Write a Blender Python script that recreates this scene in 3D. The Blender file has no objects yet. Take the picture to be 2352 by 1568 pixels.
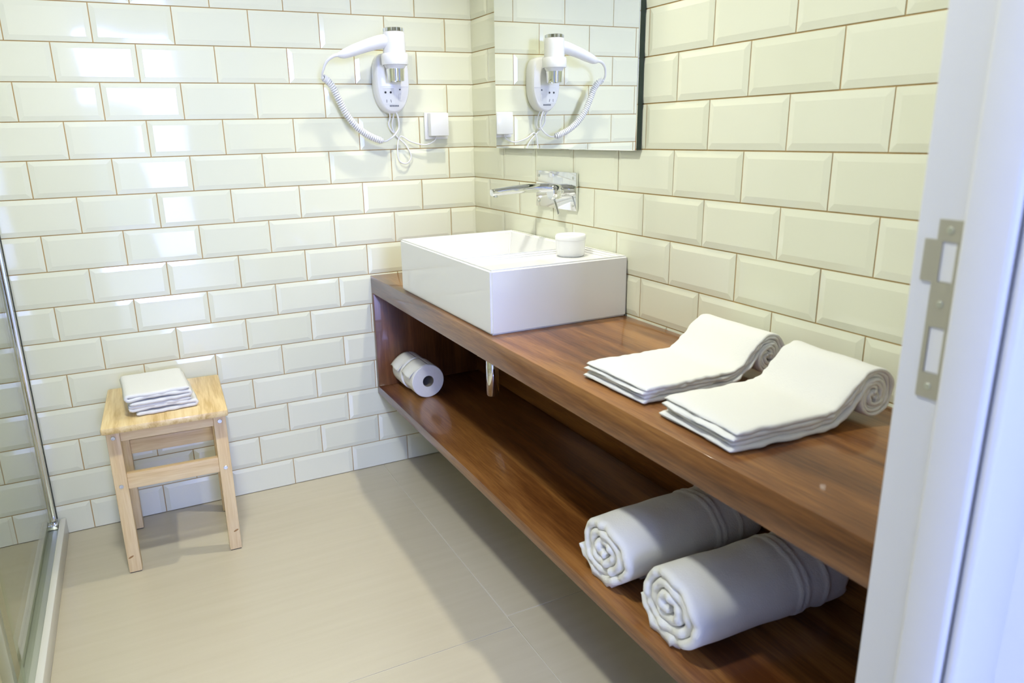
import bpy, bmesh, math, random
from mathutils import Matrix, Vector, noise
random.seed(7)
S = bpy.context.scene
COL = S.collection

# ------------------------------------------------------------------ camera
cd = bpy.data.cameras.new('camera'); cam = bpy.data.objects.new('camera', cd); COL.objects.link(cam)
cd.sensor_width = 36; cd.lens = 25.66; cd.shift_x = 0.02586; cd.shift_y = -0.00233
cd.clip_start = 0.02
cam.matrix_world = Matrix(((0.899445, 0.138455, -0.414522, -1.11181),
                           (-0.436440, 0.235163, -0.868458, -2.38306),
                           (-0.022762, 0.962044, 0.271943, 1.16130),
                           (0, 0, 0, 1)))
cd.dof.use_dof = True; cd.dof.focus_distance = 2.0; cd.dof.aperture_fstop = 5.0
S.camera = cam

# ------------------------------------------------------------------ light, world, exposure
S.view_settings.view_transform = 'Standard'; S.view_settings.look = 'None'
S.view_settings.gamma = 1.0; S.view_settings.use_curve_mapping = False
S.view_settings.exposure = -0.30
W = bpy.data.worlds.new('sky'); S.world = W; W.use_nodes = True
W.node_tree.nodes['Background'].inputs[0].default_value = (0.55, 0.72, 1.0, 1)
W.node_tree.nodes['Background'].inputs[1].default_value = 2.2
def lamp(name, kind, loc, energy, color, target=None, **kw):
    d = bpy.data.lights.new(name, kind); d.energy = energy; d.color = color
    for k, v in kw.items(): setattr(d, k, v)
    o = bpy.data.objects.new(name, d); COL.objects.link(o); o.location = loc
    if target is not None:
        o.rotation_euler = (Vector(target) - Vector(loc)).to_track_quat('-Z', 'Y').to_euler()
    return o
WARM = (1.0, 0.95, 0.78)
NEUTRAL = (0.97, 1.0, 0.91)
CEIL = 2.5
DL = (-0.115, -0.60, CEIL - 0.035)           # downlight above the basin
CL = (-1.12, -1.30, CEIL - 0.075)            # ceiling lamp of the bathroom
lamp('downlight_bulb', 'SPOT', DL, 108, WARM, (DL[0], DL[1], 0), spot_size=math.radians(80), spot_blend=1.0, shadow_soft_size=0.026)
lamp('ceiling_lamp_bulb', 'SPOT', CL, 172, NEUTRAL, (CL[0], CL[1], 0), spot_size=math.radians(150), spot_blend=0.7, shadow_soft_size=0.09)
# daylight entering through the two windows of the room behind the doorway, and the sun
COOL = (0.36, 0.45, 1.0)
lamp('window_skylight', 'AREA', (-1.02, -5.20, 1.80), 130, COOL, (-1.02, 0, 0.4), shape='RECTANGLE', size=0.80, size_y=0.60)
lamp('window_ground_light', 'AREA', (-0.75, -5.20, 0.80), 26, COOL, (-0.75, 0, 0.8), shape='RECTANGLE', size=0.40, size_y=1.35)
lamp('sun', 'SUN', (-0.95, -9, 6), 6.0, (0.74, 0.84, 1.0), (-0.85, -9 + 5.2 / math.tan(math.radians(40)), 0.8), angle=math.radians(0.6))

# ------------------------------------------------------------------ materials
def mat(name):
    m = bpy.data.materials.new(name); m.use_nodes = True
    return m, m.node_tree.nodes, m.node_tree.links, m.node_tree.nodes['Principled BSDF']
def plain(name, col, rough=0.5, metal=0.0, coat=0.0, spec=0.5, bump=0, bscale=200, sheen=0):
    m, N, L, B = mat(name)
    B.inputs['Base Color'].default_value = (*col, 1); B.inputs['Roughness'].default_value = rough
    B.inputs['Metallic'].default_value = metal; B.inputs['Coat Weight'].default_value = coat
    B.inputs['Specular IOR Level'].default_value = spec
    if sheen: B.inputs['Sheen Weight'].default_value = sheen
    if bump:
        tc = N.new('ShaderNodeTexCoord'); n = N.new('ShaderNodeTexNoise'); b = N.new('ShaderNodeBump')
        n.inputs['Scale'].default_value = bscale; n.inputs['Detail'].default_value = 3
        b.inputs['Strength'].default_value = bump; b.inputs['Distance'].default_value = 0.002
        L.new(tc.outputs['Object'], n.inputs['Vector']); L.new(n.outputs['Fac'], b.inputs['Height']); L.new(b.outputs[0], B.inputs['Normal'])
    return m
def wood(name, dark, mid, light, axis, rough, coat, scale=1.0, fine=60):
    """grain running along local axis 0/1/2"""
    m, N, L, B = mat(name)
    tc = N.new('ShaderNodeTexCoord'); mp = N.new('ShaderNodeMapping')
    s = [14 * scale] * 3; s[axis] = 1.1 * scale; mp.inputs['Scale'].default_value = s
    L.new(tc.outputs['Object'], mp.inputs['Vector'])
    n1 = N.new('ShaderNodeTexNoise'); n1.inputs['Scale'].default_value = 1.0; n1.inputs['Detail'].default_value = 6; n1.inputs['Distortion'].default_value = 0.6
    L.new(mp.outputs[0], n1.inputs['Vector'])
    mp2 = N.new('ShaderNodeMapping'); s2 = [fine * 4] * 3; s2[axis] = fine * 0.25; mp2.inputs['Scale'].default_value = s2
    L.new(tc.outputs['Object'], mp2.inputs['Vector'])
    n2 = N.new('ShaderNodeTexNoise'); n2.inputs['Scale'].default_value = 1.0; n2.inputs['Detail'].default_value = 2
    L.new(mp2.outputs[0], n2.inputs['Vector'])
    mx = N.new('ShaderNodeMath'); mx.operation = 'MULTIPLY_ADD'; mx.inputs[1].default_value = 0.25
    L.new(n2.outputs['Fac'], mx.inputs[0]); 
    m3 = N.new('ShaderNodeMath'); m3.operation = 'MULTIPLY'; m3.inputs[1].default_value = 0.75
    L.new(n1.outputs['Fac'], m3.inputs[0]); L.new(m3.outputs[0], mx.inputs[2])
    r = N.new('ShaderNodeValToRGB'); e = r.color_ramp.elements
    e[0].position = 0.37; e[0].color = (*dark, 1); e[1].position = 0.64; e[1].color = (*light, 1)
    k = e.new(0.5); k.color = (*mid, 1)
    L.new(mx.outputs[0], r.inputs['Fac']); L.new(r.outputs['Color'], B.inputs['Base Color'])
    B.inputs['Roughness'].default_value = rough; B.inputs['Coat Weight'].default_value = coat; B.inputs['Coat Roughness'].default_value = 0.03
    bu = N.new('ShaderNodeBump'); bu.inputs['Strength'].default_value = 0.06; bu.inputs['Distance'].default_value = 0.001
    L.new(mx.outputs[0], bu.inputs['Height']); L.new(bu.outputs[0], B.inputs['Normal'])
    return m
def tile_material():
    m, N, L, B = mat('glazed_ivory_tile')
    oi = N.new('ShaderNodeObjectInfo'); r = N.new('ShaderNodeValToRGB')
    r.color_ramp.elements[0].color = (0.78, 0.785, 0.62, 1); r.color_ramp.elements[1].color = (0.81, 0.815, 0.66, 1)
    L.new(oi.outputs['Random'], r.inputs['Fac']); L.new(r.outputs['Color'], B.inputs['Base Color'])
    B.inputs['Roughness'].default_value = 0.05; B.inputs['IOR'].default_value = 1.52
    tc = N.new('ShaderNodeTexCoord'); n = N.new('ShaderNodeTexNoise'); b = N.new('ShaderNodeBump')
    n.inputs['Scale'].default_value = 9; n.inputs['Detail'].default_value = 0.5
    b.inputs['Strength'].default_value = 0.12; b.inputs['Distance'].default_value = 0.004
    L.new(tc.outputs['Object'], n.inputs['Vector']); L.new(n.outputs['Fac'], b.inputs['Height']); L.new(b.outputs[0], B.inputs['Normal'])
    return m
def floor_material():
    m, N, L, B = mat('beige_porcelain_floor')
    tc = N.new('ShaderNodeTexCoord'); mp = N.new('ShaderNodeMapping'); mp.inputs['Scale'].default_value = (2.0, 26, 1)
    n = N.new('ShaderNodeTexNoise'); n.inputs['Scale'].default_value = 1.6; n.inputs['Detail'].default_value = 4
    L.new(tc.outputs['Object'], mp.inputs['Vector']); L.new(mp.outputs[0], n.inputs['Vector'])
    r = N.new('ShaderNodeValToRGB'); r.color_ramp.elements[0].position = 0.3; r.color_ramp.elements[1].position = 0.7
    r.color_ramp.elements[0].color = (0.53, 0.478, 0.358, 1); r.color_ramp.elements[1].color = (0.56, 0.508, 0.385, 1)
    L.new(n.outputs['Fac'], r.inputs['Fac']); L.new(r.outputs['Color'], B.inputs['Base Color'])
    B.inputs['Roughness'].default_value = 0.27
    b = N.new('ShaderNodeBump'); b.inputs['Strength'].default_value = 0.03; b.inputs['Distance'].default_value = 0.002
    L.new(n.outputs['Fac'], b.inputs['Height']); L.new(b.outputs[0], B.inputs['Normal'])
    return m
def glass_material():
    m, N, L, B = mat('clear_shower_glass'); N.remove(B)
    t = N.new('ShaderNodeBsdfTransparent'); t.inputs[0].default_value = (0.96, 0.985, 0.955, 1)
    g = N.new('ShaderNodeBsdfGlossy'); g.inputs['Roughness'].default_value = 0.01
    lw = N.new('ShaderNodeLayerWeight'); lw.inputs['Blend'].default_value = 0.5
    pw = N.new('ShaderNodeMath'); pw.operation = 'POWER'; pw.inputs[1].default_value = 5.0
    f = N.new('ShaderNodeMath'); f.operation = 'MULTIPLY_ADD'; f.inputs[1].default_value = 0.96; f.inputs[2].default_value = 0.04
    L.new(lw.outputs['Facing'], pw.inputs[0]); L.new(pw.outputs[0], f.inputs[0])
    x = N.new('ShaderNodeMixShader'); o = N['Material Output']
    L.new(f.outputs[0], x.inputs[0]); L.new(t.outputs[0], x.inputs[1]); L.new(g.outputs[0], x.inputs[2]); L.new(x.outputs[0], o.inputs[0])
    return m
def emitter(name, col, strength):
    m, N, L, B = mat(name); B.inputs['Base Color'].default_value = (*col, 1)
    B.inputs['Emission Color'].default_value = (*col, 1); B.inputs['Emission Strength'].default_value = strength
    return m
def towel_material():
    m, N, L, B = mat('white_cotton_terry')
    B.inputs['Base Color'].default_value = (0.755, 0.75, 0.715, 1); B.inputs['Roughness'].default_value = 0.95
    B.inputs['Sheen Weight'].default_value = 0.08; B.inputs['Specular IOR Level'].default_value = 0.1
    tc = N.new('ShaderNodeTexCoord'); n = N.new('ShaderNodeTexNoise'); b = N.new('ShaderNodeBump'); b2 = N.new('ShaderNodeBump'); n2 = N.new('ShaderNodeTexNoise')
    n.inputs['Scale'].default_value = 420; n.inputs['Detail'].default_value = 2; n2.inputs['Scale'].default_value = 28; n2.inputs['Detail'].default_value = 4
    b.inputs['Strength'].default_value = 0.35; b.inputs['Distance'].default_value = 0.0015
    b2.inputs['Strength'].default_value = 0.25; b2.inputs['Distance'].default_value = 0.004
    L.new(tc.outputs['Object'], n.inputs['Vector']); L.new(tc.outputs['Object'], n2.inputs['Vector'])
    L.new(n.outputs['Fac'], b.inputs['Height']); L.new(n2.outputs['Fac'], b2.inputs['Height']); L.new(b2.outputs[0], b.inputs['Normal']); L.new(b.outputs[0], B.inputs['Normal'])
    return m
M = dict(
    tile=tile_material(), grout=plain('ochre_grout', (0.50, 0.34, 0.14), 0.9, bump=0.3, bscale=300),
    floor=floor_material(), fgrout=plain('pale_floor_grout', (0.60, 0.56, 0.46), 0.8),
    plaster=plain('white_plaster', (0.66, 0.65, 0.62), 0.9), ceiling=plain('white_ceiling_paint', (0.68, 0.67, 0.64), 0.9),
    paint=plain('white_satin_lacquer', (0.70, 0.70, 0.70), 0.3),
    top=wood('varnished_brown_wood_long', (0.075, 0.022, 0.005), (0.175, 0.064, 0.015), (0.32, 0.140, 0.036), 1, 0.30, 0.35),
    side=wood('varnished_brown_wood_upright', (0.075, 0.023, 0.008), (0.135, 0.047, 0.016), (0.21, 0.08, 0.027), 2, 0.3, 0.3),
    pine=wood('pale_pine', (0.62, 0.41, 0.19), (0.76, 0.56, 0.30), (0.86, 0.68, 0.41), 0, 0.45, 0.1, 1.2),
    pine_y=wood('pale_pine_seat', (0.58, 0.38, 0.14), (0.75, 0.55, 0.26), (0.84, 0.66, 0.36), 1, 0.4, 0.15, 3.2),
    pine_z=wood('pale_pine_upright', (0.62, 0.41, 0.19), (0.76, 0.56, 0.30), (0.86, 0.68, 0.41), 2, 0.45, 0.1, 1.2),
    knot=plain('pine_knot', (0.38, 0.20, 0.07), 0.5),
    ceramic=plain('white_glazed_ceramic', (0.79, 0.79, 0.785), 0.06, coat=0.3),
    chrome=plain('polished_chrome', (0.82, 0.83, 0.84), 0.05, 1.0), alu=plain('bright_aluminium', (0.72, 0.73, 0.72), 0.18, 1.0),
    alu2=plain('satin_aluminium', (0.62, 0.64, 0.58), 0.45, 1.0),
    steel=plain('dull_brushed_steel', (0.55, 0.53, 0.45), 0.5, 0.85), screw=plain('zinc_screw', (0.62, 0.65, 0.68), 0.3, 1.0),
    mirror=plain('silvered_mirror', (0.93, 0.95, 0.94), 0.0, 1.0), mback=plain('mirror_edge', (0.03, 0.05, 0.045), 0.2),
    white=plain('white_plastic', (0.82, 0.82, 0.84), 0.22), white2=plain('white_plastic_matt', (0.80, 0.80, 0.81), 0.4),
    dark=plain('black_plastic', (0.012, 0.012, 0.014), 0.4), grey=plain('grey_print', (0.16, 0.17, 0.20), 0.6),
    seal=plain('dark_rubber_seal', (0.03, 0.035, 0.03), 0.6), glass=glass_material(), towel=towel_material(),
    paper=plain('white_tissue_paper', (0.85, 0.845, 0.81), 0.9, bump=0.2, bscale=120), card=plain('grey_cardboard', (0.28, 0.25, 0.21), 0.9),
    curb=plain('white_acrylic', (0.74, 0.73, 0.70), 0.25), lens=emitter('lit_lamp_lens', (1.0, 0.9, 0.74), 6.0),
    roomfloor=plain('light_room_floor', (0.62, 0.60, 0.56), 0.4), pad=plain('felt_pad', (0.10, 0.08, 0.06), 0.9),
)

# ------------------------------------------------------------------ helpers
def link(name, me, m=None, parent=None, loc=None):
    o = bpy.data.objects.new(name, me); COL.objects.link(o)
    if m is not None and me is not None and not me.materials: me.materials.append(m)
    if parent is not None: o.parent = parent
    if loc is not None: o.location = loc
    return o
def bm_obj(name, bm, m, parent=None, smooth=False, angle=None):
    me = bpy.data.meshes.new(name); bm.normal_update(); bm.to_mesh(me); bm.free()
    if smooth:
        for p in me.polygons: p.use_smooth = True
        if angle: me.set_sharp_from_angle(angle=math.radians(angle))
    return link(name, me, m, parent)
def empty(name, loc=(0, 0, 0), rz=0.0):
    o = bpy.data.objects.new(name, None); COL.objects.link(o); o.location = loc; o.rotation_euler = (0, 0, rz); o.empty_display_size = 0.05
    return o
def tag(o, label, cat, group=None):
    o['label'] = label; o['category'] = cat
    if group: o['group'] = group
    return o
def struct(o):
    o['kind'] = 'structure'; return o
def add_box(bm, lo, hi, bev=0.0, seg=2):
    r = bmesh.ops.create_cube(bm, size=1.0); vs = r['verts']
    for v in vs:
        v.co = Vector([lo[i] if v.co[i] < 0 else hi[i] for i in range(3)])
    if bev:
        es = list({e for v in vs for e in v.link_edges})
        bmesh.ops.bevel(bm, geom=es, offset=bev, segments=seg, affect='EDGES', profile=0.5)
def box(name, lo, hi, m, parent=None, bev=0.0, seg=2):
    bm = bmesh.new(); add_box(bm, lo, hi, bev, seg)
    return bm_obj(name, bm, m, parent, smooth=bev > 0, angle=40)
def add_lathe(bm, prof, center, seg=32, axis='Z', cap=True):
    """prof = list of (radius, height) along axis"""
    rings = []
    for r, h in prof:
        ring = []
        for i in range(seg):
            a = 2 * math.pi * i / seg; c, s = r * math.cos(a), r * math.sin(a)
            p = {'Z': (c, s, h), 'X': (h, c, s), 'Y': (c, h, s)}[axis]
            ring.append(bm.verts.new(Vector(center) + Vector(p)))
        rings.append(ring)
    fs = []
    for a, b in zip(rings, rings[1:]):
        for i in range(seg):
            fs.append(bm.faces.new((a[i], a[(i + 1) % seg], b[(i + 1) % seg], b[i])))
    if cap:
        fs.append(bm.faces.new(rings[0][::-1])); fs.append(bm.faces.new(rings[-1]))
    bmesh.ops.recalc_face_normals(bm, faces=fs)
def lathe(name, prof, center, m, parent=None, seg=32, axis='Z', cap=True):
    bm = bmesh.new(); add_lathe(bm, prof, center, seg, axis, cap)
    return bm_obj(name, bm, m, parent, True, 40)
def spline(pts, n=8):
    P = [Vector(p) for p in pts]; out = []
    Q = [P[0] * 2 - P[1]] + P + [P[-1] * 2 - P[-2]]
    for i in range(1, len(Q) - 2):
        a, b, c, d = Q[i - 1:i + 3]
        for k in range(n):
            t = k / n
            out.append(0.5 * ((2 * b) + (c - a) * t + (2 * a - 5 * b + 4 * c - d) * t * t + (3 * b - a - 3 * c + d) * t ** 3))
    out.append(P[-1]); return out
def add_tube(bm, pts, rad, seg=8):
    n = len(pts); R = rad if isinstance(rad, (list, tuple)) else [rad] * n
    up = None; rings = []
    for i, p in enumerate(pts):
        t = (pts[min(i + 1, n - 1)] - pts[max(i - 1, 0)])
        t = t.normalized() if t.length > 1e-9 else Vector((0, 0, 1))
        if up is None: up = t.orthogonal().normalized()
        up = (up - t * up.dot(t)); up = up.normalized() if up.length > 1e-6 else t.orthogonal().normalized()
        s = t.cross(up)
        rings.append([bm.verts.new(p + (up * math.cos(2 * math.pi * k / seg) + s * math.sin(2 * math.pi * k / seg)) * R[i]) for k in range(seg)])
    for a, b in zip(rings, rings[1:]):
        for k in range(seg): bm.faces.new((a[k], a[(k + 1) % seg], b[(k + 1) % seg], b[k]))
    bm.faces.new(rings[0][::-1]); bm.faces.new(rings[-1])
def tube(name, pts, rad, m, parent=None, seg=10, n=8):
    sp = spline(pts, n)
    if isinstance(rad, (list, tuple)):
        L = len(rad) - 1; N = len(sp) - 1
        rr = []
        for i in range(N + 1):
            f = i / N * L; j = min(int(f), L - 1); rr.append(rad[j] + (rad[j + 1] - rad[j]) * (f - j))
        rad = rr
    bm = bmesh.new(); add_tube(bm, sp, rad, seg)
    return bm_obj(name, bm, m, parent, True, 60)
def extrude_profile(name, poly, z0, z1, m, parent=None, bev=0.0):
    """poly = list of (x,y), extruded along z"""
    bm = bmesh.new(); a = [bm.verts.new((x, y, z0)) for x, y in poly]; b = [bm.verts.new((x, y, z1)) for x, y in poly]
    n = len(poly); bm.faces.new(a[::-1]); bm.faces.new(b)
    for i in range(n): bm.faces.new((a[i], a[(i + 1) % n], b[(i + 1) % n], b[i]))
    bmesh.ops.recalc_face_normals(bm, faces=bm.faces[:])
    if bev: bmesh.ops.bevel(bm, geom=bm.edges[:], offset=bev, segments=3, affect='EDGES')
    return bm_obj(name, bm, m, parent, smooth=bev > 0, angle=40)

# ------------------------------------------------------------------ the room
TW, TH, G = 0.20787, 0.102, 0.0028           # tile pitch and grout joint
ZT = 1.52312                                 # height of a horizontal joint
XL = -2.36                                   # far wall of the shower
YF = -1.935                                  # inner face of the door wall
YO = -2.025                                  # outer face of the door wall
_tm = {}
def tile_mesh(w, h, cl, cr, cb, ct):
    """bevelled metro tile, centred, face towards +Z; c* = that side is a cut edge without bevel"""
    key = (round(w, 4), round(h, 4), cl, cr, cb, ct)
    if key in _tm: return _tm[key]
    bv, d0, d1 = 0.0135, 0.0012, 0.0036
    x0, x1, y0, y1 = -w / 2, w / 2, -h / 2, h / 2
    i = lambda c: 0.0008 if c else bv
    X0, X1, Y0, Y1 = x0 + min(i(cl), w * .35), x1 - min(i(cr), w * .35), y0 + min(i(cb), h * .35), y1 - min(i(ct), h * .35)
    v = [(x0, y0, -.003), (x1, y0, -.003), (x1, y1, -.003), (x0, y1, -.003),
         (x0, y0, d0), (x1, y0, d0), (x1, y1, d0), (x0, y1, d0),
         (X0, Y0, d1), (X1, Y0, d1), (X1, Y1, d1), (X0, Y1, d1)]
    f = [(8, 9, 10, 11)]
    for a in range(4):
        b = (a + 1) % 4; f += [(a, b, b + 4, a + 4), (a + 4, b + 4, b + 8, a + 8)]
    me = bpy.data.meshes.new('tile'); me.from_pydata(v, [], f); me.materials.append(M['tile']); _tm[key] = me
    return me
MB = Matrix(((1, 0, 0), (0, 0, -1), (0, 1, 0)))      # tile axes on the back wall (normal -y)
MR = Matrix(((0, 0, -1), (-1, 0, 0), (0, 1, 0)))     # on the right wall (normal -x)
ML = Matrix(((0, 0, 1), (1, 0, 0), (0, 1, 0)))       # on the shower's far wall (normal +x)
def tile_wall(parent, origin, axes, length, off, zlo, zhi, single):
    """tiles along u (distance from the corner, 0..length), rows by ZT; single(zc,uc) -> own object or joined"""
    batch = bmesh.new(); nb = 0
    k0 = math.floor((ZT - zhi) / TH); k1 = math.ceil((ZT - zlo) / TH)
    for k in range(k0, k1):
        zt, zb = min(ZT - k * TH, zhi), max(ZT - (k + 1) * TH, zlo)
        if zt - zb < 0.012: continue
        o = off + (0.5 if k % 2 else 0.0); js = []
        n = -1
        while (o + n) * TW < length: 
            if (o + n) * TW > 0.03: js.append((o + n) * TW)
            n += 1
        us = [0.0] + js + [length]
        for a, b in zip(us, us[1:]):
            w = b - a - G; h = zt - zb - G
            if w < 0.006: continue
            cl, cr = a == 0.0, b == length
            me = tile_mesh(w, h, cl, cr, zb == zlo, zt == zhi)
            uc, zc = (a + b) / 2, (zt + zb) / 2
            sgn = origin['s']
            pos = Vector(origin['p']) + Vector(origin['u']) * uc + Vector((0, 0, zc))
            tilt = Matrix.Rotation(random.gauss(0, 0.0028), 3, 'X') @ Matrix.Rotation(random.gauss(0, 0.0028), 3, 'Y')
            mt = (axes @ tilt).to_4x4(); mt.translation = pos
            if single(zc, uc):
                ob = link('tile', me, None, parent); ob.matrix_world = mt
            else:
                vv = [batch.verts.new(mt @ v.co) for v in me.vertices]; nb += 1
                for p in me.polygons: batch.faces.new([vv[i] for i in p.vertices])
    if nb:
        ob = bm_obj('tile_field', batch, M['tile'], parent); ob['kind'] = 'stuff'
    else: batch.free()
wall_back = struct(box('wall_back', (XL - 0.1, 0.0005, 0), (0.0, 0.12, CEIL), M['grout']))
tile_wall(wall_back, dict(p=(0, 0, 0), u=(-1, 0, 0), s=-1), MB, -XL, 0.4718, 0.0, CEIL, lambda z, u: z < 1.80)
# on the back wall u runs towards -x, so the left/right cut flags mirror; harmless for symmetric tiles
wall_right = struct(box('wall_right', (0.0005, YF, 0), (0.12, 0.12, CEIL), M['grout']))
tile_wall(wall_right, dict(p=(0, 0, 0), u=(0, -1, 0), s=1), MR, -YF, 0.08, 0.0, CEIL, lambda z, u: z < 1.80)
wall_left = struct(box('wall_left', (XL - 0.1, YO, 0), (XL - 0.0005, 0.0, CEIL), M['grout']))
tile_wall(wall_left, dict(p=(XL, YF, 0), u=(0, 1, 0), s=1), ML, -YF, 0.3, 0.0, CEIL, lambda z, u: False)

# floor: pale joints with large porcelain tiles as pieces
floor = struct(box('floor', (XL - 0.1, YF, -0.06), (0.12, 0.12, -0.0015), M['fgrout']))
fj = 0.0014
def ftile(x0, x1, y0, y1):
    box('floor_tile', (x0 + fj, y0 + fj, -0.012), (x1 - fj, y1 - fj, 0.0), M['floor'], floor, bev=0.0007, seg=1)
for ys in ((0.0, -0.987), (-0.987, YF)): ftile(-0.4045, 0.0, ys[1], ys[0])
for ys in ((0.0, -1.03), (-1.03, YF)): ftile(-1.43, -0.4045, ys[1], ys[0])
for ys in ((0.0, -0.96), (-0.96, YF)): ftile(XL, -1.43, ys[1], ys[0])
ceiling = struct(box('ceiling', (XL - 0.1, -5.4, CEIL), (1.6, 0.12, CEIL + 0.1), M['ceiling']))

# door wall with the opening the camera looks through
DX0, DX1, DH = -1.25, -0.44, 2.06
wall_front = struct(box('wall_front', (DX1 + 0.022, YO, 0), (1.5, YF, CEIL), M['plaster']))
box('wall_section', (XL - 0.1, YO, 0), (DX0 - 0.022, YF, CEIL), M['plaster'], wall_front)
box('lintel', (DX0 - 0.022, YO, DH + 0.022), (DX1 + 0.022, YF, CEIL), M['plaster'], wall_front)
door = struct(empty('door_1', (DX1, YO, 0)))
def door_part(name, lo, hi, bev):
    o = box(name, lo, hi, M['paint'], None, bev, 3); o.parent = door; o.matrix_parent_inverse = Matrix.Translation(-door.location); return o
for s, x in ((1, DX1), (-1, DX0)):
    a, b = sorted((x, x + s * 0.0215))
    door_part('jamb', (a, YO, 0.0005), (b, YF, DH), 0.001)
    a, b = sorted((x - s * 0.011, x))
    door_part('door_stop', (a, YO - 0.001, 0.0005), (b, YF - 0.047, DH), 0.005)
    a, b = sorted((x + s * 0.016, x + s * 0.0325))
    door_part('casing', (a, YF + 0.0005, 0.0005), (b, YF + 0.013, DH + 0.07), 0.005)
    a, b = sorted((x - s * 0.004, x + s * 0.072))
    door_part('casing', (a, YO - 0.014, 0.0005), (b, YO - 0.0015, DH + 0.07), 0.006)
door_part('jamb', (DX0 + 0.001, YO, DH), (DX1 - 0.001, YF, DH + 0.0215), 0.001)
# strike plate let into the jamb: a frame with two openings, a lip and three screws
PY0, PY1, PZ0, PZ1 = -1.9790, -1.9565, 0.9042, 1.0755
bm = bmesh.new()
for lo, hi in (((PY0, 1.0555), (PY1, PZ1)), ((PY0, 0.9745), (PY1, 1.0180)), ((PY0, PZ0), (PY1, 0.9295)),
               ((PY0, 1.0180), (PY0 + .0035, 1.0555)), ((PY1 - .0055, 1.0180), (PY1, 1.0555)),
               ((PY0, 0.9295), (PY0 + .0035, 0.9745)), ((PY1 - .0045, 0.9295), (PY1, 0.9745)),
               ((PY1, 1.0170), (PY1 + 0.0115, 1.0565))):
    add_box(bm, (DX1 - 0.0018, lo[0], lo[1]), (DX1 - 0.0002, hi[0], hi[1]))
sp = bm_obj('strike_plate', bm, M['steel'], None); sp.parent = door; sp.matrix_parent_inverse = Matrix.Translation(-door.location)
for z in (1.066, 0.997, 0.916):
    o = lathe('screw', [(0.0034, -0.0006), (0.003, -0.0011)], (DX1 - 0.0016, (PY0 + PY1) / 2, z), M['alu2'], sp, 14, 'X')
for z0, z1 in ((1.0185, 1.055), (0.930, 0.974)):
    box('bolt_pocket', (DX1 - 0.0006, PY0 + 0.004, z0), (DX1 - 0.0001, PY1 - 0.005, z1), M['curb'], sp)

# the bright room behind the doorway, with its window
hf = struct(box('floor_hall', (-3.1, -5.4, -0.06), (1.6, YF - 0.001, -0.0005), M['roomfloor']))
struct(box('wall_hall_right', (1.5, -5.4, 0), (1.6, YO, CEIL), M['plaster']))
wr = struct(box('wall_hall_rear', (-3.1, -5.4, 0), (-1.50, -5.25, CEIL), M['plaster']))
box('wall_section', (-0.50, -5.4, 0), (1.5, -5.25, CEIL), M['plaster'], wr)
box('lintel', (-1.50, -5.4, 2.2), (-0.50, -5.25, CEIL), M['plaster'], wr)
struct(box('wall_hall_left', (-3.2, -5.4, 0), (-3.1, YO, CEIL), M['plaster']))
def win_part(win, name, lo, hi, m):
    o = box(name, lo, hi, m); o.parent = win; o.matrix_parent_inverse = Matrix.Translation(-win.location)
win = struct(empty('window_1', (-0.95, -5.3, 0.0)))
for x in (-1.50, -0.55): win_part(win, 'window_frame', (x, -5.36, 0.0), (x + 0.05, -5.29, 2.2), M['paint'])
for z in (0.0, 1.47, 2.15): win_part(win, 'window_frame', (-1.45, -5.36, z), (-0.55, -5.29, z + 0.05), M['paint'])
for z0, z1 in ((0.05, 1.47), (1.52, 2.15)): win_part(win, 'pane', (-1.45, -5.33, z0), (-0.55, -5.324, z1), M['glass'])

# ------------------------------------------------------------------ vanity
VX, VT, VE = -0.4055, 0.7030, -1.9345
van = tag(empty('vanity_shelf_unit', (-0.2, -0.95, 0.2805)), 'long varnished brown wood vanity with open lower shelf, mounted on the tiled wall', 'vanity')
def vpart(name, lo, hi, m, bev=0.0012):
    c = Vector(((lo[0] + hi[0]) / 2, (lo[1] + hi[1]) / 2, (lo[2] + hi[2]) / 2))
    o = box(name, Vector(lo) - c, Vector(hi) - c, m, None, bev, 2); o.parent = van
    o.matrix_parent_inverse = Matrix.Translation(-van.location); o.location = c; return o
vpart('worktop', (VX, VE, 0.6440), (-0.0065, -0.0065, VT), M['top'])
vpart('lower_shelf', (VX, VE, 0.2805), (-0.0065, -0.0065, 0.3095), M['top'])
vpart('side_panel', (VX, -0.0265, 0.3095), (-0.0065, -0.0065, 0.6440), M['side'])
vpart('side_panel', (VX, VE, 0.3095), (-0.0065, VE + 0.02, 0.6440), M['side'])
vpart('back_panel', (-0.0235, VE + 0.02, 0.3095), (-0.0065, -0.0265, 0.6440), M['top'])

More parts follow.
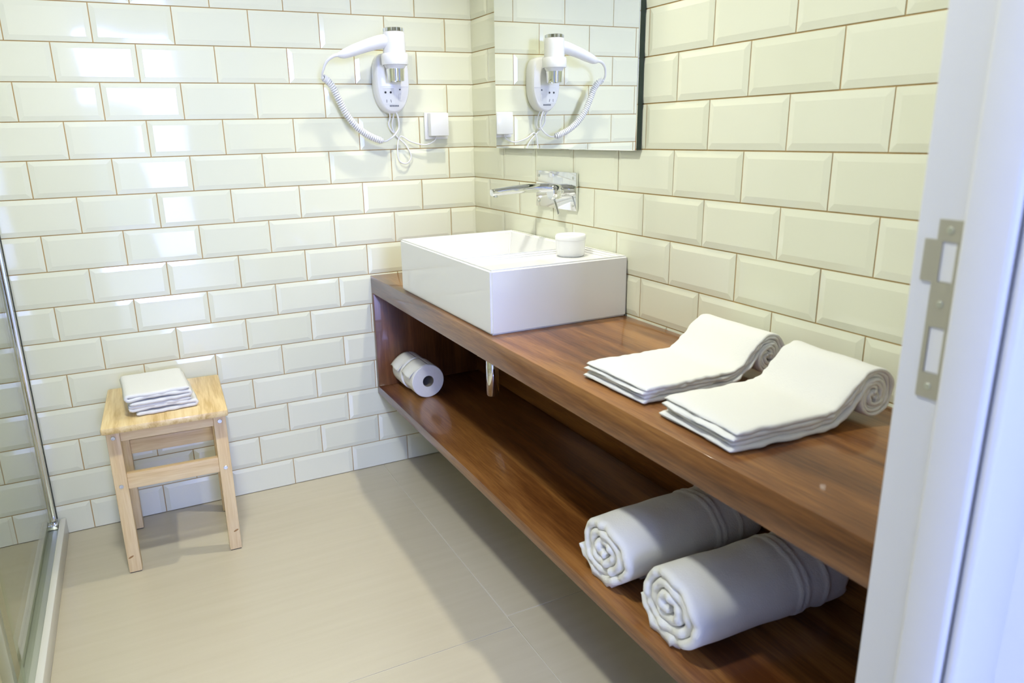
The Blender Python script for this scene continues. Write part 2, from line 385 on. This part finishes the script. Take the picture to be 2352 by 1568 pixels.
# ------------------------------------------------------------------ washbasin
def basin():
    X = [-0.390, -0.377, -0.020, -0.006]; Y = [-0.905, -0.892, -0.715, -0.703, -0.302, -0.288]
    zt, zb, zf, zd = 0.858, VT + 0.0005, 0.745, 0.846
    bm = bmesh.new(); V = {}
    def vt(x, y, z):
        k = (round(x, 5), round(y, 5), round(z, 5))
        if k not in V: V[k] = bm.verts.new((x, y, z))
        return V[k]
    for i in range(3):
        for j in range(5):
            x0, x1, y0, y1 = X[i], X[i + 1], Y[j], Y[j + 1]
            if i == 1 and j == 3:                      # bowl
                b = 0.022
                c = [(x0, y0), (x1, y0), (x1, y1), (x0, y1)]; d = [(x0 + b, y0 + b), (x1 - b, y0 + b), (x1 - b, y1 - b), (x0 + b, y1 - b)]
                for k in range(4):
                    l = (k + 1) % 4
                    bm.faces.new((vt(*c[k], zt), vt(*c[l], zt), vt(*d[l], zf), vt(*d[k], zf)))
                bm.faces.new([vt(*q, zf) for q in d])
            elif i == 1 and j == 1:                    # recessed soap deck
                c = [(x0, y0), (x1, y0), (x1, y1), (x0, y1)]
                for k in range(4):
                    l = (k + 1) % 4
                    bm.faces.new((vt(*c[k], zt), vt(*c[l], zt), vt(*c[l], zd), vt(*c[k], zd)))
                bm.faces.new([vt(*q, zd) for q in c])
            else:
                bm.faces.new((vt(x0, y0, zt), vt(x1, y0, zt), vt(x1, y1, zt), vt(x0, y1, zt)))
    for j in range(5):
        for x in (X[0], X[-1]): bm.faces.new((vt(x, Y[j], zt), vt(x, Y[j + 1], zt), vt(x, Y[j + 1], zb), vt(x, Y[j], zb)))
    for i in range(3):
        for y in (Y[0], Y[-1]): bm.faces.new((vt(X[i], y, zt), vt(X[i + 1], y, zt), vt(X[i + 1], y, zb), vt(X[i], y, zb)))
    for i in range(3):
        for j in range(5): bm.faces.new((vt(X[i], Y[j], zb), vt(X[i + 1], Y[j], zb), vt(X[i + 1], Y[j + 1], zb), vt(X[i], Y[j + 1], zb)))
    bmesh.ops.recalc_face_normals(bm, faces=bm.faces[:])
    bmesh.ops.dissolve_limit(bm, angle_limit=0.01, verts=bm.verts[:], edges=bm.edges[:])
    es = [e for e in bm.edges if len(e.link_faces) == 2 and e.calc_face_angle(0) > 0.3]
    bmesh.ops.bevel(bm, geom=es, offset=0.0045, segments=3, affect='EDGES')
    return bm
wb = tag(empty('washbasin', (-0.2, -0.6, VT)), 'white rectangular ceramic countertop washbasin with thin rim standing on the brown worktop', 'washbasin')
def under(parent, o):
    o.parent = parent; o.matrix_parent_inverse = Matrix.Translation(-parent.location); return o
under(wb, bm_obj('basin_body', basin(), M['ceramic'], None, True, 35))
dr = lathe('drain', [(0.0, 0.7460), (0.026, 0.7460), (0.031, 0.7485), (0.024, 0.7500), (0.020, 0.7485), (0.0, 0.7495)], (-0.2, -0.50, 0), M['chrome'], None, 28, cap=False); under(wb, dr)
jar = tag(empty('lidded_jar', (-0.085, -0.762, 0.8465)), 'small round white lidded jar standing on the rim deck of the washbasin', 'jar')
under(jar, lathe('jar_body', [(0.0, 0.8465), (0.034, 0.8465), (0.037, 0.850), (0.039, 0.890)], (-0.085, -0.762, 0), M['white'], None, 36, cap=False))
under(jar, lathe('lid', [(0.039, 0.8885), (0.0405, 0.8895), (0.0405, 0.8985), (0.038, 0.9015), (0.034, 0.9005), (0.0, 0.9005)], (-0.085, -0.762, 0), M['white'], None, 36, cap=False))
trap = tag(empty('sink_trap', (-0.2, -0.515, 0.4)), 'chrome sink drain trap hanging under the worktop above the lower shelf', 'drain pipe')
under(trap, lathe('tailpiece', [(0.015, 0.6435), (0.015, 0.53)], (-0.2, -0.515, 0), M['chrome'], None, 24))
under(trap, lathe('trap_bottle', [(0.0, 0.398), (0.017, 0.398), (0.0195, 0.402), (0.0195, 0.530), (0.0165, 0.536), (0.0, 0.536)], (-0.2, -0.515, 0), M['chrome'], None, 28, cap=False))
under(trap, lathe('outlet_pipe', [(0.014, -0.182), (0.014, -0.0236)], (0, -0.515, 0.50), M['chrome'], None, 20, 'X'))

# ------------------------------------------------------------------ wall mixer tap
tap = tag(empty('wall_mixer_tap', (-0.006, -0.565, 0.95)), 'chrome wall mixer tap with long spout on a square plate above the washbasin', 'tap')
under(tap, box('cover_plate', (-0.0130, -0.6735, 0.9485), (-0.0058, -0.4555, 1.0515), M['chrome'], None, 0.001, 2))
for y in (-0.470, -0.659):
    for z in (0.963, 1.037): under(tap, lathe('screw', [(0.0042, -0.0132), (0.0036, -0.0145)], (0, y, z), M['alu2'], None, 14, 'X'))
bm = bmesh.new(); sp_ = spline([(-0.012, -0.505, 1.003), (-0.06, -0.505, 1.004), (-0.12, -0.505, 1.002), (-0.170, -0.505, 0.999), (-0.186, -0.505, 0.997)], 6)
add_tube(bm, sp_, [0.0140 - 0.0045 * (i / (len(sp_) - 1)) for i in range(len(sp_))], 20)
for v in bm.verts: v.co.y = -0.505 + (v.co.y + 0.505) * 1.15
spout = under(tap, bm_obj('spout', bm, M['chrome'], None, True, 60))
o = lathe('aerator', [(0.007, 0.985), (0.0075, 0.991)], (-0.174, -0.505, 0), M['alu2'], spout, 18)
cart = under(tap, lathe('handle_body', [(0.0, -0.064), (0.019, -0.064), (0.0205, -0.062), (0.0205, -0.040), (0.0198, -0.0393), (0.0198, -0.0383), (0.0205, -0.0376), (0.0205, -0.013), (0.0, -0.013)], (0, -0.622, 1.000), M['chrome'], None, 32, 'X', False))
lev = tube('lever', [(-0.052, -0.622, 0.983), (-0.051, -0.633, 0.963), (-0.050, -0.645, 0.941)], 0.0034, M['chrome'], cart, 10, 4)

# ------------------------------------------------------------------ mirror
mir = tag(empty('wall_mirror', (-0.0155, -0.578, 1.112)), 'frameless rectangular mirror fixed to the tiled wall above the tap', 'mirror')
MY0, MY1, MZ0, MZ1 = -0.9425, -0.2155, 1.1125, 1.82
under(mir, box('backing', (-0.0185, MY0 + 0.0005, MZ0 + 0.001), (-0.0058, MY1 - 0.001, MZ1 - 0.001), M['mback']))
under(mir, box('mirror_pane', (-0.0225, MY0, MZ0), (-0.0186, MY1, MZ1), M['mirror'], None, 0.0012, 1))

# ------------------------------------------------------------------ hair dryer and its wall holder
HX, HY = -0.309, -0.098
hold = tag(empty('dryer_wall_holder', (-0.303, -0.006, 1.23)), 'white egg-shaped wall holder with shaver socket carrying the hair dryer on the tiles', 'dryer holder')
def egg(n=48):
    pts = []
    for i in range(n):
        a = 2 * math.pi * i / n; c, s = math.cos(a), math.sin(a)
        e = 0.55 if s > 0 else 0.92
        x = 0.0545 * math.copysign(abs(c) ** e, c); z = (0.086 if s > 0 else 0.092) * math.copysign(abs(s) ** e, s)
        pts.append((-0.3035 + x, 1.3215 + z))
    return pts
bm = bmesh.new(); E0 = egg(); rings = []
for sc, y in ((1.0, -0.0055), (1.03, -0.010), (1.03, -0.042), (0.985, -0.052), (0.93, -0.0565)):
    rings.append([bm.verts.new((-0.3035 + (x + 0.3035) * sc, y, 1.3215 + (z - 1.3215) * sc)) for x, z in E0])
for a, b in zip(rings, rings[1:]):
    for i in range(48): bm.faces.new((a[i], a[(i + 1) % 48], b[(i + 1) % 48], b[i]))
bm.faces.new(rings[0]); bm.faces.new(rings[-1]); bmesh.ops.recalc_face_normals(bm, faces=bm.faces[:])
hb = under(hold, bm_obj('holder_body', bm, M['white'], None, True, 50))
under(hold, box('front_seam', (-0.355, -0.0572, 1.3085), (-0.2525, -0.0560, 1.3095), M['white2']))
ring = [(0.0368, 1.369), (0.0405, 1.369), (0.0415, 1.373), (0.0415, 1.399), (0.0395, 1.402), (0.0368, 1.402), (0.0368, 1.369)]
under(hold, lathe('cradle_ring', ring, (HX, HY, 0), M['white'], None, 40, cap=False))
under(hold, box('cradle_arm', (-0.330, -0.064, 1.371), (-0.288, -0.050, 1.400), M['white'], None, 0.003))
def dot(name, x, z, r, m): return under(hold, lathe(name, [(r, -0.0575), (r * 0.8, -0.0560)], (x, 0, z), m, None, 14, 'Y'))
under(hold, box('socket_panel', (-0.341, -0.0570, 1.256), (-0.302, -0.0560, 1.304), M['white2'], None, 0.0003, 1))
dot('socket_hole', -0.3317, 1.291, 0.0034, M['dark']); dot('socket_hole', -0.3144, 1.291, 0.0034, M['dark']); dot('indicator', -0.2834, 1.2995, 0.0024, M['dark'])
under(hold, box('socket_slot', (-0.3298, -0.0576, 1.2605), (-0.3282, -0.0566, 1.2695), M['grey']))
o = box('socket_slot', (-0.0009, -0.0005, -0.0045), (0.0009, 0.0005, 0.0045), M['grey']); o.rotation_euler = (0, math.radians(-14), 0); under(hold, o); o.location = (-0.3146, -0.0571, 1.265)
under(hold, box('switch', (-0.2885, -0.0582, 1.2655), (-0.2780, -0.0562, 1.2870), M['white2'], None, 0.0008))
for i in range(6):                                   # small dark maker's lettering, too soft to read
    x = -0.3195 + i * 0.0052
    under(hold, box('lettering', (x, -0.0572, 1.2478), (x + 0.0040, -0.0562, 1.2526), M['grey']))
under(hold, tube('power_cord', [(-0.317, -0.040, 1.231), (-0.312, -0.030, 1.214), (-0.3155, -0.022, 1.192), (-0.299, -0.020, 1.168), (-0.284, -0.022, 1.176), (-0.282, -0.026, 1.200),
    (-0.290, -0.034, 1.231)], 0.0026, M['white'], None, 8))
under(hold, tube('power_cord', [(-0.300, -0.038, 1.229), (-0.303, -0.020, 1.19), (-0.289, -0.016, 1.158), (-0.258, -0.016, 1.128), (-0.241, -0.016, 1.092), (-0.257, -0.016, 1.069), (-0.283, -0.016, 1.078),
    (-0.288, -0.018, 1.118), (-0.276, -0.018, 1.156), (-0.240, -0.020, 1.138), (-0.193, -0.022, 1.127), (-0.160, -0.024, 1.138), (-0.150, -0.026, 1.1560)], 0.0024, M['white'], None, 8))

dry = tag(empty('hair_dryer', (HX, HY, 1.32)), 'white hair dryer with chrome nozzle resting upright in its wall holder', 'hair dryer')
under(dry, lathe('barrel', [(0.0, 1.356), (0.026, 1.356), (0.0325, 1.366), (0.0345, 1.372), (0.0350, 1.398), (0.0345, 1.43), (0.0340, 1.456), (0.0318, 1.4635), (0.0, 1.4635)], (HX, HY, 0), M['white'], None, 40, cap=False))
under(dry, lathe('nozzle', [(0.0225, 1.330), (0.0245, 1.3215), (0.0262, 1.3215), (0.0282, 1.3575), (0.0, 1.3575)], (HX, HY, 0), M['chrome'], None, 36, cap=False))
bm = bmesh.new(); add_lathe(bm, [(0.0, 1.4760), (0.027, 1.4760), (0.0300, 1.4745), (0.0312, 1.4638), (0.0, 1.4638)], (HX, HY, 0), 48, cap=False)
cap_ = under(dry, bm_obj('rear_grille', bm, M['chrome'], None, True, 40))
for i in range(12):
    a = 2 * math.pi * i / 12
    o = box('grille_rib', (-0.0014, -0.0012, -0.0045), (0.0014, 0.0012, 0.0045), M['alu2'], None, 0.0004, 1); o.rotation_euler = (0, 0, a)
    o.location = (HX + 0.0308 * math.cos(a), HY + 0.0308 * math.sin(a), 1.4695); o.parent = cap_
hn = spline([(-0.318, HY, 1.4375), (-0.352, HY, 1.4350), (-0.395, HY, 1.4235), (-0.438, HY, 1.4090), (-0.470, HY, 1.3975), (-0.488, HY, 1.3945)], 6)
rad = [0.0215, 0.0205, 0.0185, 0.0170, 0.0135, 0.0062]; rr = []
for i in range(len(hn)):
    f = i / (len(hn) - 1) * 5; j = min(int(f), 4); rr.append(rad[j] + (rad[j + 1] - rad[j]) * (f - j))
bm = bmesh.new(); add_tube(bm, hn, rr, 18)
under(dry, bm_obj('handle', bm, M['white'], None, True, 60))
under(dry, tube('cable', [(-0.484, HY, 1.3952), (-0.502, HY, 1.391), (-0.522, -0.090, 1.375), (-0.532, -0.080, 1.350), (-0.533, -0.068, 1.333)], [0.0058, 0.0052, 0.0042, 0.0036, 0.0032], M['white'], None, 10))
cp = spline([(-0.533, -0.068, 1.334), (-0.517, -0.060, 1.326), (-0.499, -0.058, 1.304), (-0.483, -0.058, 1.268), (-0.463, -0.056, 1.227), (-0.430, -0.052, 1.187), (-0.389, -0.048, 1.159), (-0.344, -0.042, 1.142)], 24)
bm = bmesh.new(); hel = []; turns = 42; n = turns * 12
L = [0.0]
for a, b in zip(cp, cp[1:]): L.append(L[-1] + (b - a).length)
for i in range(n + 1):
    d = L[-1] * i / n
    j = max(q for q in range(len(L)) if L[q] <= d + 1e-9); j = min(j, len(cp) - 2)
    t = (d - L[j]) / max(L[j + 1] - L[j], 1e-9); p = cp[j].lerp(cp[j + 1], t); tg = (cp[j + 1] - cp[j]).normalized()
    u = tg.cross(Vector((0, 1, 0))).normalized(); v = tg.cross(u); a = 2 * math.pi * i / 12
    rc = 0.0086 * min(1.0, 0.25 + i / 18, 0.25 + (n - i) / 18)
    hel.append(p + (u * math.cos(a) + v * math.sin(a)) * rc)
add_tube(bm, hel, 0.0029, 6)
under(dry, bm_obj('coiled_cord', bm, M['white'], None, True, 60))
under(dry, tube('cable', [(-0.344, -0.042, 1.142), (-0.330, -0.036, 1.143), (-0.306, -0.036, 1.157), (-0.2875, -0.038, 1.180), (-0.289, -0.044, 1.212), (-0.296, -0.046, 1.232)], 0.0028, M['white'], None, 8))

sock = tag(empty('wall_socket', (-0.146, -0.006, 1.145)), 'white square wall socket with a box plug pushed in, near the tiled corner', 'socket')
under(sock, box('face_plate', (-0.186, -0.0125, 1.1440), (-0.1035, -0.0055, 1.2300), M['white'], None, 0.002))
under(sock, box('plug_box', (-0.1765, -0.043, 1.1545), (-0.1120, -0.0125, 1.2280), M['white'], None, 0.0025))

# ------------------------------------------------------------------ stool
stool = tag(empty('wooden_stool', (-1.095, -0.205, 0.0), math.radians(-2.3)), 'low pale pine stool with rectangular seat standing against the tiled wall', 'stool')
def spart(name, lo, hi, m, bev=0.002, parent=None):
    c = Vector(((lo[0] + hi[0]) / 2, (lo[1] + hi[1]) / 2, (lo[2] + hi[2]) / 2))
    o = box(name, Vector(lo) - c, Vector(hi) - c, m, None, bev, 2); o.parent = parent or stool; o.location = c; return o
spart('seat', (-0.1575, -0.174, 0.4285), (0.1575, 0.172, 0.4485), M['pine_y'], 0.006)
lx, ly, lw = 0.1175, 0.128, 0.033
for sx in (-1, 1):
    for sy in (-1, 1):
        x0, x1 = sorted((sx * lx, sx * (lx + lw))); y0, y1 = sorted((sy * (ly - 0.012), sy * (ly + 0.020)))
        if sy > 0: y0, y1 = 0.118, 0.150
        else: y0, y1 = -0.136, -0.104
        leg = spart('leg', (x0, y0, 0.0025), (x1, y1, 0.4285), M['pine_z'], 0.0018)
        pad = spart('foot_pad', (x0 + 0.002, y0 + 0.002, 0.0), (x1 - 0.002, y1 - 0.002, 0.0025), M['pad'], 0)
        if sy < 0:
            kn = lathe('knot', [(0.0075, -0.0002), (0.004, -0.0005), (0.0, -0.0006)], (0, 0, 0), M['knot'], leg, 16, 'Y', False)
            kn.location = (0.006 * sx, -0.0160, (0.050 if sx < 0 else 0.062) - 0.2155); kn.scale = (1.0, 1.0, 0.35); kn.rotation_euler = (0, math.radians(-25), 0)
        if sy < 0:
            for z in (0.405, 0.264):
                s = lathe('screw', [(0.0058, -0.0010), (0.0052, -0.0018), (0.0030, -0.0018), (0.0022, -0.0008), (0, -0.0008)], (0, 0, 0), M['screw'], leg, 18, 'Y', False)
                s.location = (0, -0.0160, z - 0.2155)
for y in (-0.128, 0.124):
    a, b = (y - 0.001, y + 0.017)
    spart('apron', (-lx, a, 0.3905), (lx, b, 0.4283), M['pine'], 0.0015)
    spart('stretcher', (-lx, a, 0.2500), (lx, b, 0.2945), M['pine'], 0.0015)
for sx in (-1, 1):
    a, b = sorted((sx * (lx + 0.006), sx * (lx + 0.024)))
    spart('apron', (a, -0.104, 0.3905), (b, 0.118, 0.4283), M['pine_y'], 0.0015)

# ------------------------------------------------------------------ towels
def ribbon(bm, path, v0, v1, t, mtx, nv=12, edge=0.0016, seed=0.0, amp=0.0012, ridge=()):
    """thick cloth strip following path [(u,z)], spanning v0..v1, thickness t; mtx maps (u,v,z) to the thing"""
    n = len(path); rings = []
    for i, (u, z) in enumerate(path):
        r = (t(i / (n - 1)) if callable(t) else t) / 2
        a = path[max(i - 1, 0)]; b = path[min(i + 1, n - 1)]
        du, dz = b[0] - a[0], b[1] - a[1]; l = math.hypot(du, dz) or 1; nu, nz = -dz / l, du / l
        endt = 1.0
        if i == 0 or i == n - 1: endt = 0.3
        elif i == 1 or i == n - 2: endt = 0.85
        j0 = noise.noise((i * 0.35, seed, 1.3)) * edge; j1 = noise.noise((i * 0.35, seed + 9, 4.1)) * edge
        V0, V1 = v0 + j0, v1 + j1; ring = []
        prof = []
        for k in range(nv + 1): prof.append((V0 + r + (V1 - V0 - 2 * r) * k / nv, 1.0))
        prof += [(V1 - r * 0.3, 0.7), (V1, 0.0), (V1 - r * 0.3, -0.7)]
        for k in range(nv, -1, -1): prof.append((V0 + r + (V1 - V0 - 2 * r) * k / nv, -1.0))
        prof += [(V0 + r * 0.3, -0.7), (V0, 0.0), (V0 + r * 0.3, 0.7)]
        for v, o in prof:
            w = noise.noise((u * 16 + seed, v * 16, z * 16)) * amp
            rb = 0.0
            for rv in ridge:
                q = (v - rv) / 0.0045
                if abs(q) < 1: rb += 0.0035 * (1 - q * q)
            off = o * (r + (rb if o > 0.5 else 0)) * endt + w
            shift = (noise.noise((v * 38, seed, 2.0)) * 0.006 * max(0, 1 - i / 4) if i < 4 else 0)
            ring.append(bm.verts.new(mtx @ Vector((u + nu * off + shift, v, z + nz * off))))
        rings.append(ring)
    m_ = len(rings[0])
    for a, b in zip(rings, rings[1:]):
        for k in range(m_): bm.faces.new((a[k], b[k], b[(k + 1) % m_], a[(k + 1) % m_]))
    bm.faces.new(rings[0]); bm.faces.new(rings[-1][::-1])
def resample(path, step):
    out = [path[0]]; acc = 0
    for a, b in zip(path, path[1:]):
        l = math.hypot(b[0] - a[0], b[1] - a[1])
        acc += l
        if acc >= step: out.append(b); acc = 0
    if out[-1] != path[-1]: out.append(path[-1])
    return out
def offset(path, f):
    n = len(path); out = []
    for i, (u, z) in enumerate(path):
        a = path[max(i - 1, 0)]; b = path[min(i + 1, n - 1)]; du, dz = b[0] - a[0], b[1] - a[1]; l = math.hypot(du, dz) or 1
        d = f(i / (n - 1)); out.append((u - dz / l * d, z + du / l * d))
    return out
def half_rolled(R, uc, flat, T0, T1, turns):
    P = []
    zc = T0 / 2
    for i in range(40): P.append((flat * i / 40, zc))
    rc = R - T1 / 2; A0 = 0.75; top = (uc - rc * math.sin(A0), R + rc * math.cos(A0))
    tx, tz = math.cos(A0), math.sin(A0); d = math.hypot(top[0] - flat, top[1] - zc) * 0.42
    p0, p1, p2, p3 = Vector((flat, zc)), Vector((flat + d, zc)), Vector((top[0] - tx * d, top[1] - tz * d)), Vector(top)
    for i in range(40):
        t = i / 40; q = p0 * (1 - t) ** 3 + p1 * 3 * t * (1 - t) ** 2 + p2 * 3 * t * t * (1 - t) + p3 * t ** 3; P.append((q.x, q.y))
    n = int(90 * turns)
    for i in range(n + 1):
        th = 2 * math.pi * turns * i / n; a = math.pi / 2 + A0 - th
        g = max(0.0, th - 1.2) / (2 * math.pi)
        r = rc - (T1 + 0.0015) * g
        P.append((uc + r * math.cos(a), R + r * math.sin(a)))
    return resample(P, 0.0045)
def counter_towel(name, loc, rz, width, R, uc, flat, T0, T1, turns, label):
    root = tag(empty(name, loc, rz), label, 'towel', 'half rolled towels on the worktop')
    mtx = Matrix(((1, 0, 0), (0, 1, 0), (0, 0, 1)))
    base = half_rolled(R, uc, flat, T0, T1, turns); bm = bmesh.new(); nl = 4
    full = lambda q: T0 + (T1 - T0) * min(1, max(0, (q - 0.25) / 0.25))
    for k in range(nl):
        f = (k + 0.5) / nl - 0.5
        pth = offset(base, lambda q: f * full(q))
        pth = pth[[0, 1, 0, 1][k]:]
        if k == 3: pth = pth[:len(pth) - 3]
        dw = [0.0015, -0.0025, 0.0, 0.0015][k]
        ribbon(bm, pth, -width / 2 - dw, width / 2 + dw, lambda q: full(q) / nl * 1.10, mtx, 14, 0.005, loc[1] * 10 + k * 3.3, 0.0022)
    under_ = bm_obj('towel_cloth', bm, M['towel'], None, True); under_.parent = root
    zmin = min(v.co.z for v in under_.data.vertices); under_.location.z = -zmin
    return root
counter_towel('hand_towel', (-0.366, -1.350, VT), math.radians(0), 0.178, 0.0430, 0.290, 0.185, 0.030, 0.0215, 1.8,
              'white cotton towel with rolled end on the worktop, the one beside the washbasin')
counter_towel('hand_towel', (-0.373, -1.574, VT), math.radians(-3), 0.170, 0.0455, 0.280, 0.175, 0.034, 0.0230, 1.8,
              'white cotton towel with rolled end on the worktop, the one beside the doorframe')
def rolled_towel(name, loc, rz, a, b, length, seed, label):
    root = tag(empty(name, loc, rz), label, 'towel', 'rolled bath towels on the lower shelf')
    T = 0.018; turns = 3.3; P = []
    n = int(70 * turns)
    for i in range(n + 1):
        th = 2 * math.pi * turns * i / n; r = 1.0 - 0.88 * i / n
        an = math.radians(200) + th
        wob = 1 + 0.03 * math.sin(3 * an + seed) + 0.02 * math.sin(5 * an + seed * 2)
        y = (a - T / 2) * r * math.cos(an) * wob; z = (b - T / 2) * r * math.sin(an) * wob
        P.append((y, z))
    P = resample(P[::-1], 0.004)
    bm = bmesh.new()
    mtx = Matrix(((0, 1, 0), (-1, 0, 0), (0, 0, 1)))       # v -> x, u -> -y
    ribbon(bm, P, 0, length, 0.0185, mtx, 60, 0.007, seed, 0.0030, (length * 0.66, length * 0.70, length * 0.83))
    zmin = min(v.co.z for v in bm.verts)
    for v in bm.verts:
        if v.co.z - zmin < 0.012: v.co.z = zmin + 0.35 * (v.co.z - zmin)
        v.co.z -= zmin
    o = bm_obj('towel_cloth', bm, M['towel'], None, True); o.parent = root
    return root
rolled_towel('bath_towel', (-0.385, -1.357, 0.3097), math.radians(2), 0.087, 0.071, 0.345, 1.0, 'thick white bath towel rolled up on the lower shelf, nearer the toilet rolls')
rolled_towel('bath_towel', (-0.387, -1.548, 0.3097), math.radians(-2), 0.088, 0.073, 0.345, 2.7, 'thick white bath towel rolled up on the lower shelf, nearer the doorframe')
# folded towel on the stool
fold = tag(empty('folded_towel', (-1.110, -0.225, 0.4487), math.radians(3)), 'small white towel folded into a flat stack lying on the pine stool seat', 'towel')
def fold_path(zs, w, back):
    P = []; d = 1
    for i, z in enumerate(zs):
        x0, x1 = (-w, w) if d > 0 else (w, -w)
        x0 += back[i][0]; x1 += back[i][1]
        for k in range(25):
            t = k / 24; P.append((x0 + (x1 - x0) * t, z + 0.0035 * math.sin(math.pi * t) * (1 if i % 2 else -0.3)))
        if i + 1 < len(zs):
            zn = zs[i + 1]; xc = x1; r = (zn - z) / 2
            for k in range(1, 10):
                a = -math.pi / 2 + math.pi * k / 10; P.append((xc + d * r * 1.25 * math.cos(a), z + r + r * math.sin(a)))
        d = -d
    return P
bm = bmesh.new(); I3 = Matrix.Identity(3)
ribbon(bm, resample(fold_path([0.0050, 0.0158, 0.0258], 0.076, [(0.012, 0.006), (0, 0.004), (-0.004, 0)]), 0.004), -0.098, 0.104, 0.0104, I3, 16, 0.004, 5.0, 0.0016)
ribbon(bm, resample(fold_path([0.0360, 0.0470, 0.0575], 0.074, [(-0.004, -0.004), (0, -0.004), (-0.003, 0)]), 0.004), -0.102, 0.100, 0.0104, I3, 16, 0.004, 8.0, 0.0016)
zm = min(v.co.z for v in bm.verts)
for v in bm.verts:
    v.co.z -= zm; v.co.z *= 1.0 - 0.10 * (v.co.x / 0.09 > 0) * 0
o = bm_obj('towel_cloth', bm, M['towel'], None, True); o.parent = fold

# ------------------------------------------------------------------ toilet rolls
def toilet_roll(loc, rz, label):
    root = tag(empty('toilet_roll', loc, rz), label, 'toilet roll', 'toilet rolls on the lower shelf')
    R, r, h = 0.0565, 0.0195, 0.092
    bm = bmesh.new()
    add_lathe(bm, [(r, 0.0), (R - 0.002, 0.0), (R, 0.002), (R, h - 0.002), (R - 0.002, h), (r, h)], (0, 0, R), 48, 'Y', False)
    p = bm_obj('paper', bm, M['paper'], None, True, 40); p.parent = root
    core = lathe('cardboard_core', [(r + 0.0002, 0.001), (r - 0.0012, 0.001), (r - 0.0012, h - 0.001), (r + 0.0002, h - 0.001)], (0, 0, R), M['card'], None, 32, 'Y', False); core.parent = root
    bm = bmesh.new(); rows = []
    for i in range(15):                                # loose end hanging off the left side
        a = math.radians(86 + i * 5.6); rr = R + 0.0008 + 0.010 * max(0, (i - 6) / 8) ** 2
        rows.append([bm.verts.new((rr * math.cos(a) + 0.002 * math.sin(k * 1.1) * i / 14, 0.001 + (h - 0.002) * k / 8 + (0.012 * (i / 14) if k < 1 else 0), R + rr * math.sin(a) - 0.003 * math.sin(k * 0.8) * i / 14)) for k in range(9)])
    for a, b in zip(rows, rows[1:]):
        for k in range(8): bm.faces.new((a[k], a[k + 1], b[k + 1], b[k]))
    fl = bm_obj('loose_sheet', bm, M['paper'], None, True); fl.parent = root
    sm = fl.modifiers.new('thick', 'SOLIDIFY'); sm.thickness = 0.0006
    return root
toilet_roll((-0.2915, -0.2125, 0.3097), math.radians(0), 'white toilet paper roll lying on the lower shelf, open end showing its core')
toilet_roll((-0.2975, -0.1195, 0.3097), math.radians(0), 'white toilet paper roll with a loose sheet, between the other roll and the side panel')
bpy.context.view_layer.update()

# ------------------------------------------------------------------ shower
tray = tag(empty('shower_threshold', (-1.43, -0.9, 0.0)), 'low white shower threshold running along the beige floor from the tiled wall', 'threshold')
under(tray, box('curb', (-1.4335, YF + 0.02, 0.0003), (-1.4165, -0.0065, 0.0560), M['curb'], None, 0.003))
under(tray, box('inner_ledge', (-1.4720, YF + 0.02, 0.0003), (-1.4336, -0.0065, 0.0330), M['curb'], None, 0.002))
scr = tag(empty('shower_screen', (-1.452, -0.4, 0.033)), 'clear glass shower screen in bright aluminium profiles beside the stool', 'shower screen')
under(scr, box('wall_profile', (-1.4640, -0.030, 0.0335), (-1.4400, -0.0060, 1.95), M['alu'], None, 0.002))
under(scr, box('rubber_seal', (-1.4396, -0.0130, 0.0600), (-1.4380, -0.0090, 1.95), M['seal']))
under(scr, lathe('profile_bead', [(0.0055, 0.05), (0.0055, 1.95)], (-1.4520, -0.0330, 0), M['chrome'], None, 18))
under(scr, box('bottom_rail', (-1.4700, -0.790, 0.0335), (-1.4342, -0.0305, 0.0430), M['alu2'], None, 0.002))
under(scr, box('corner_block', (-1.4680, -0.050, 0.0432), (-1.4360, -0.0310, 0.0600), M['chrome'], None, 0.003))
under(scr, box('glass_pane', (-1.4550, -0.770, 0.0432), (-1.4490, -0.0385, 1.93), M['glass']))
under(scr, box('corner_post', (-1.4850, -0.800, 0.0432), (-1.4640, -0.772, 1.95), M['alu2'], None, 0.002))

# ------------------------------------------------------------------ lamp housings
l1 = tag(empty('recessed_downlight', (DL[0], DL[1], CEIL)), 'small round recessed ceiling downlight above the washbasin', 'ceiling light')
under(l1, lathe('trim_ring', [(0.030, CEIL - 0.001), (0.045, CEIL - 0.001), (0.044, CEIL - 0.006), (0.031, CEIL - 0.008)], (DL[0], DL[1], 0), M['chrome'], None, 36, cap=False))
l2 = tag(empty('ceiling_lamp', (CL[0], CL[1], CEIL)), 'round white ceiling lamp in the middle of the bathroom', 'ceiling light')
under(l2, lathe('lamp_base', [(0.0, CEIL - 0.001), (0.12, CEIL - 0.001), (0.12, CEIL - 0.055), (0.115, CEIL - 0.06), (0.0, CEIL - 0.06)], (CL[0], CL[1], 0), M['white'], None, 40, cap=False))
under(l2, lathe('diffuser', [(0.0, CEIL - 0.0605), (0.105, CEIL - 0.0605), (0.10, CEIL - 0.064), (0.0, CEIL - 0.066)], (CL[0], CL[1], 0), M['lens'], None, 40, cap=False))
under(l1, lathe('lens', [(0.0, CEIL - 0.002), (0.030, CEIL - 0.002), (0.028, CEIL - 0.006), (0.0, CEIL - 0.007)], (DL[0], DL[1], 0), M['lens'], None, 32, cap=False))
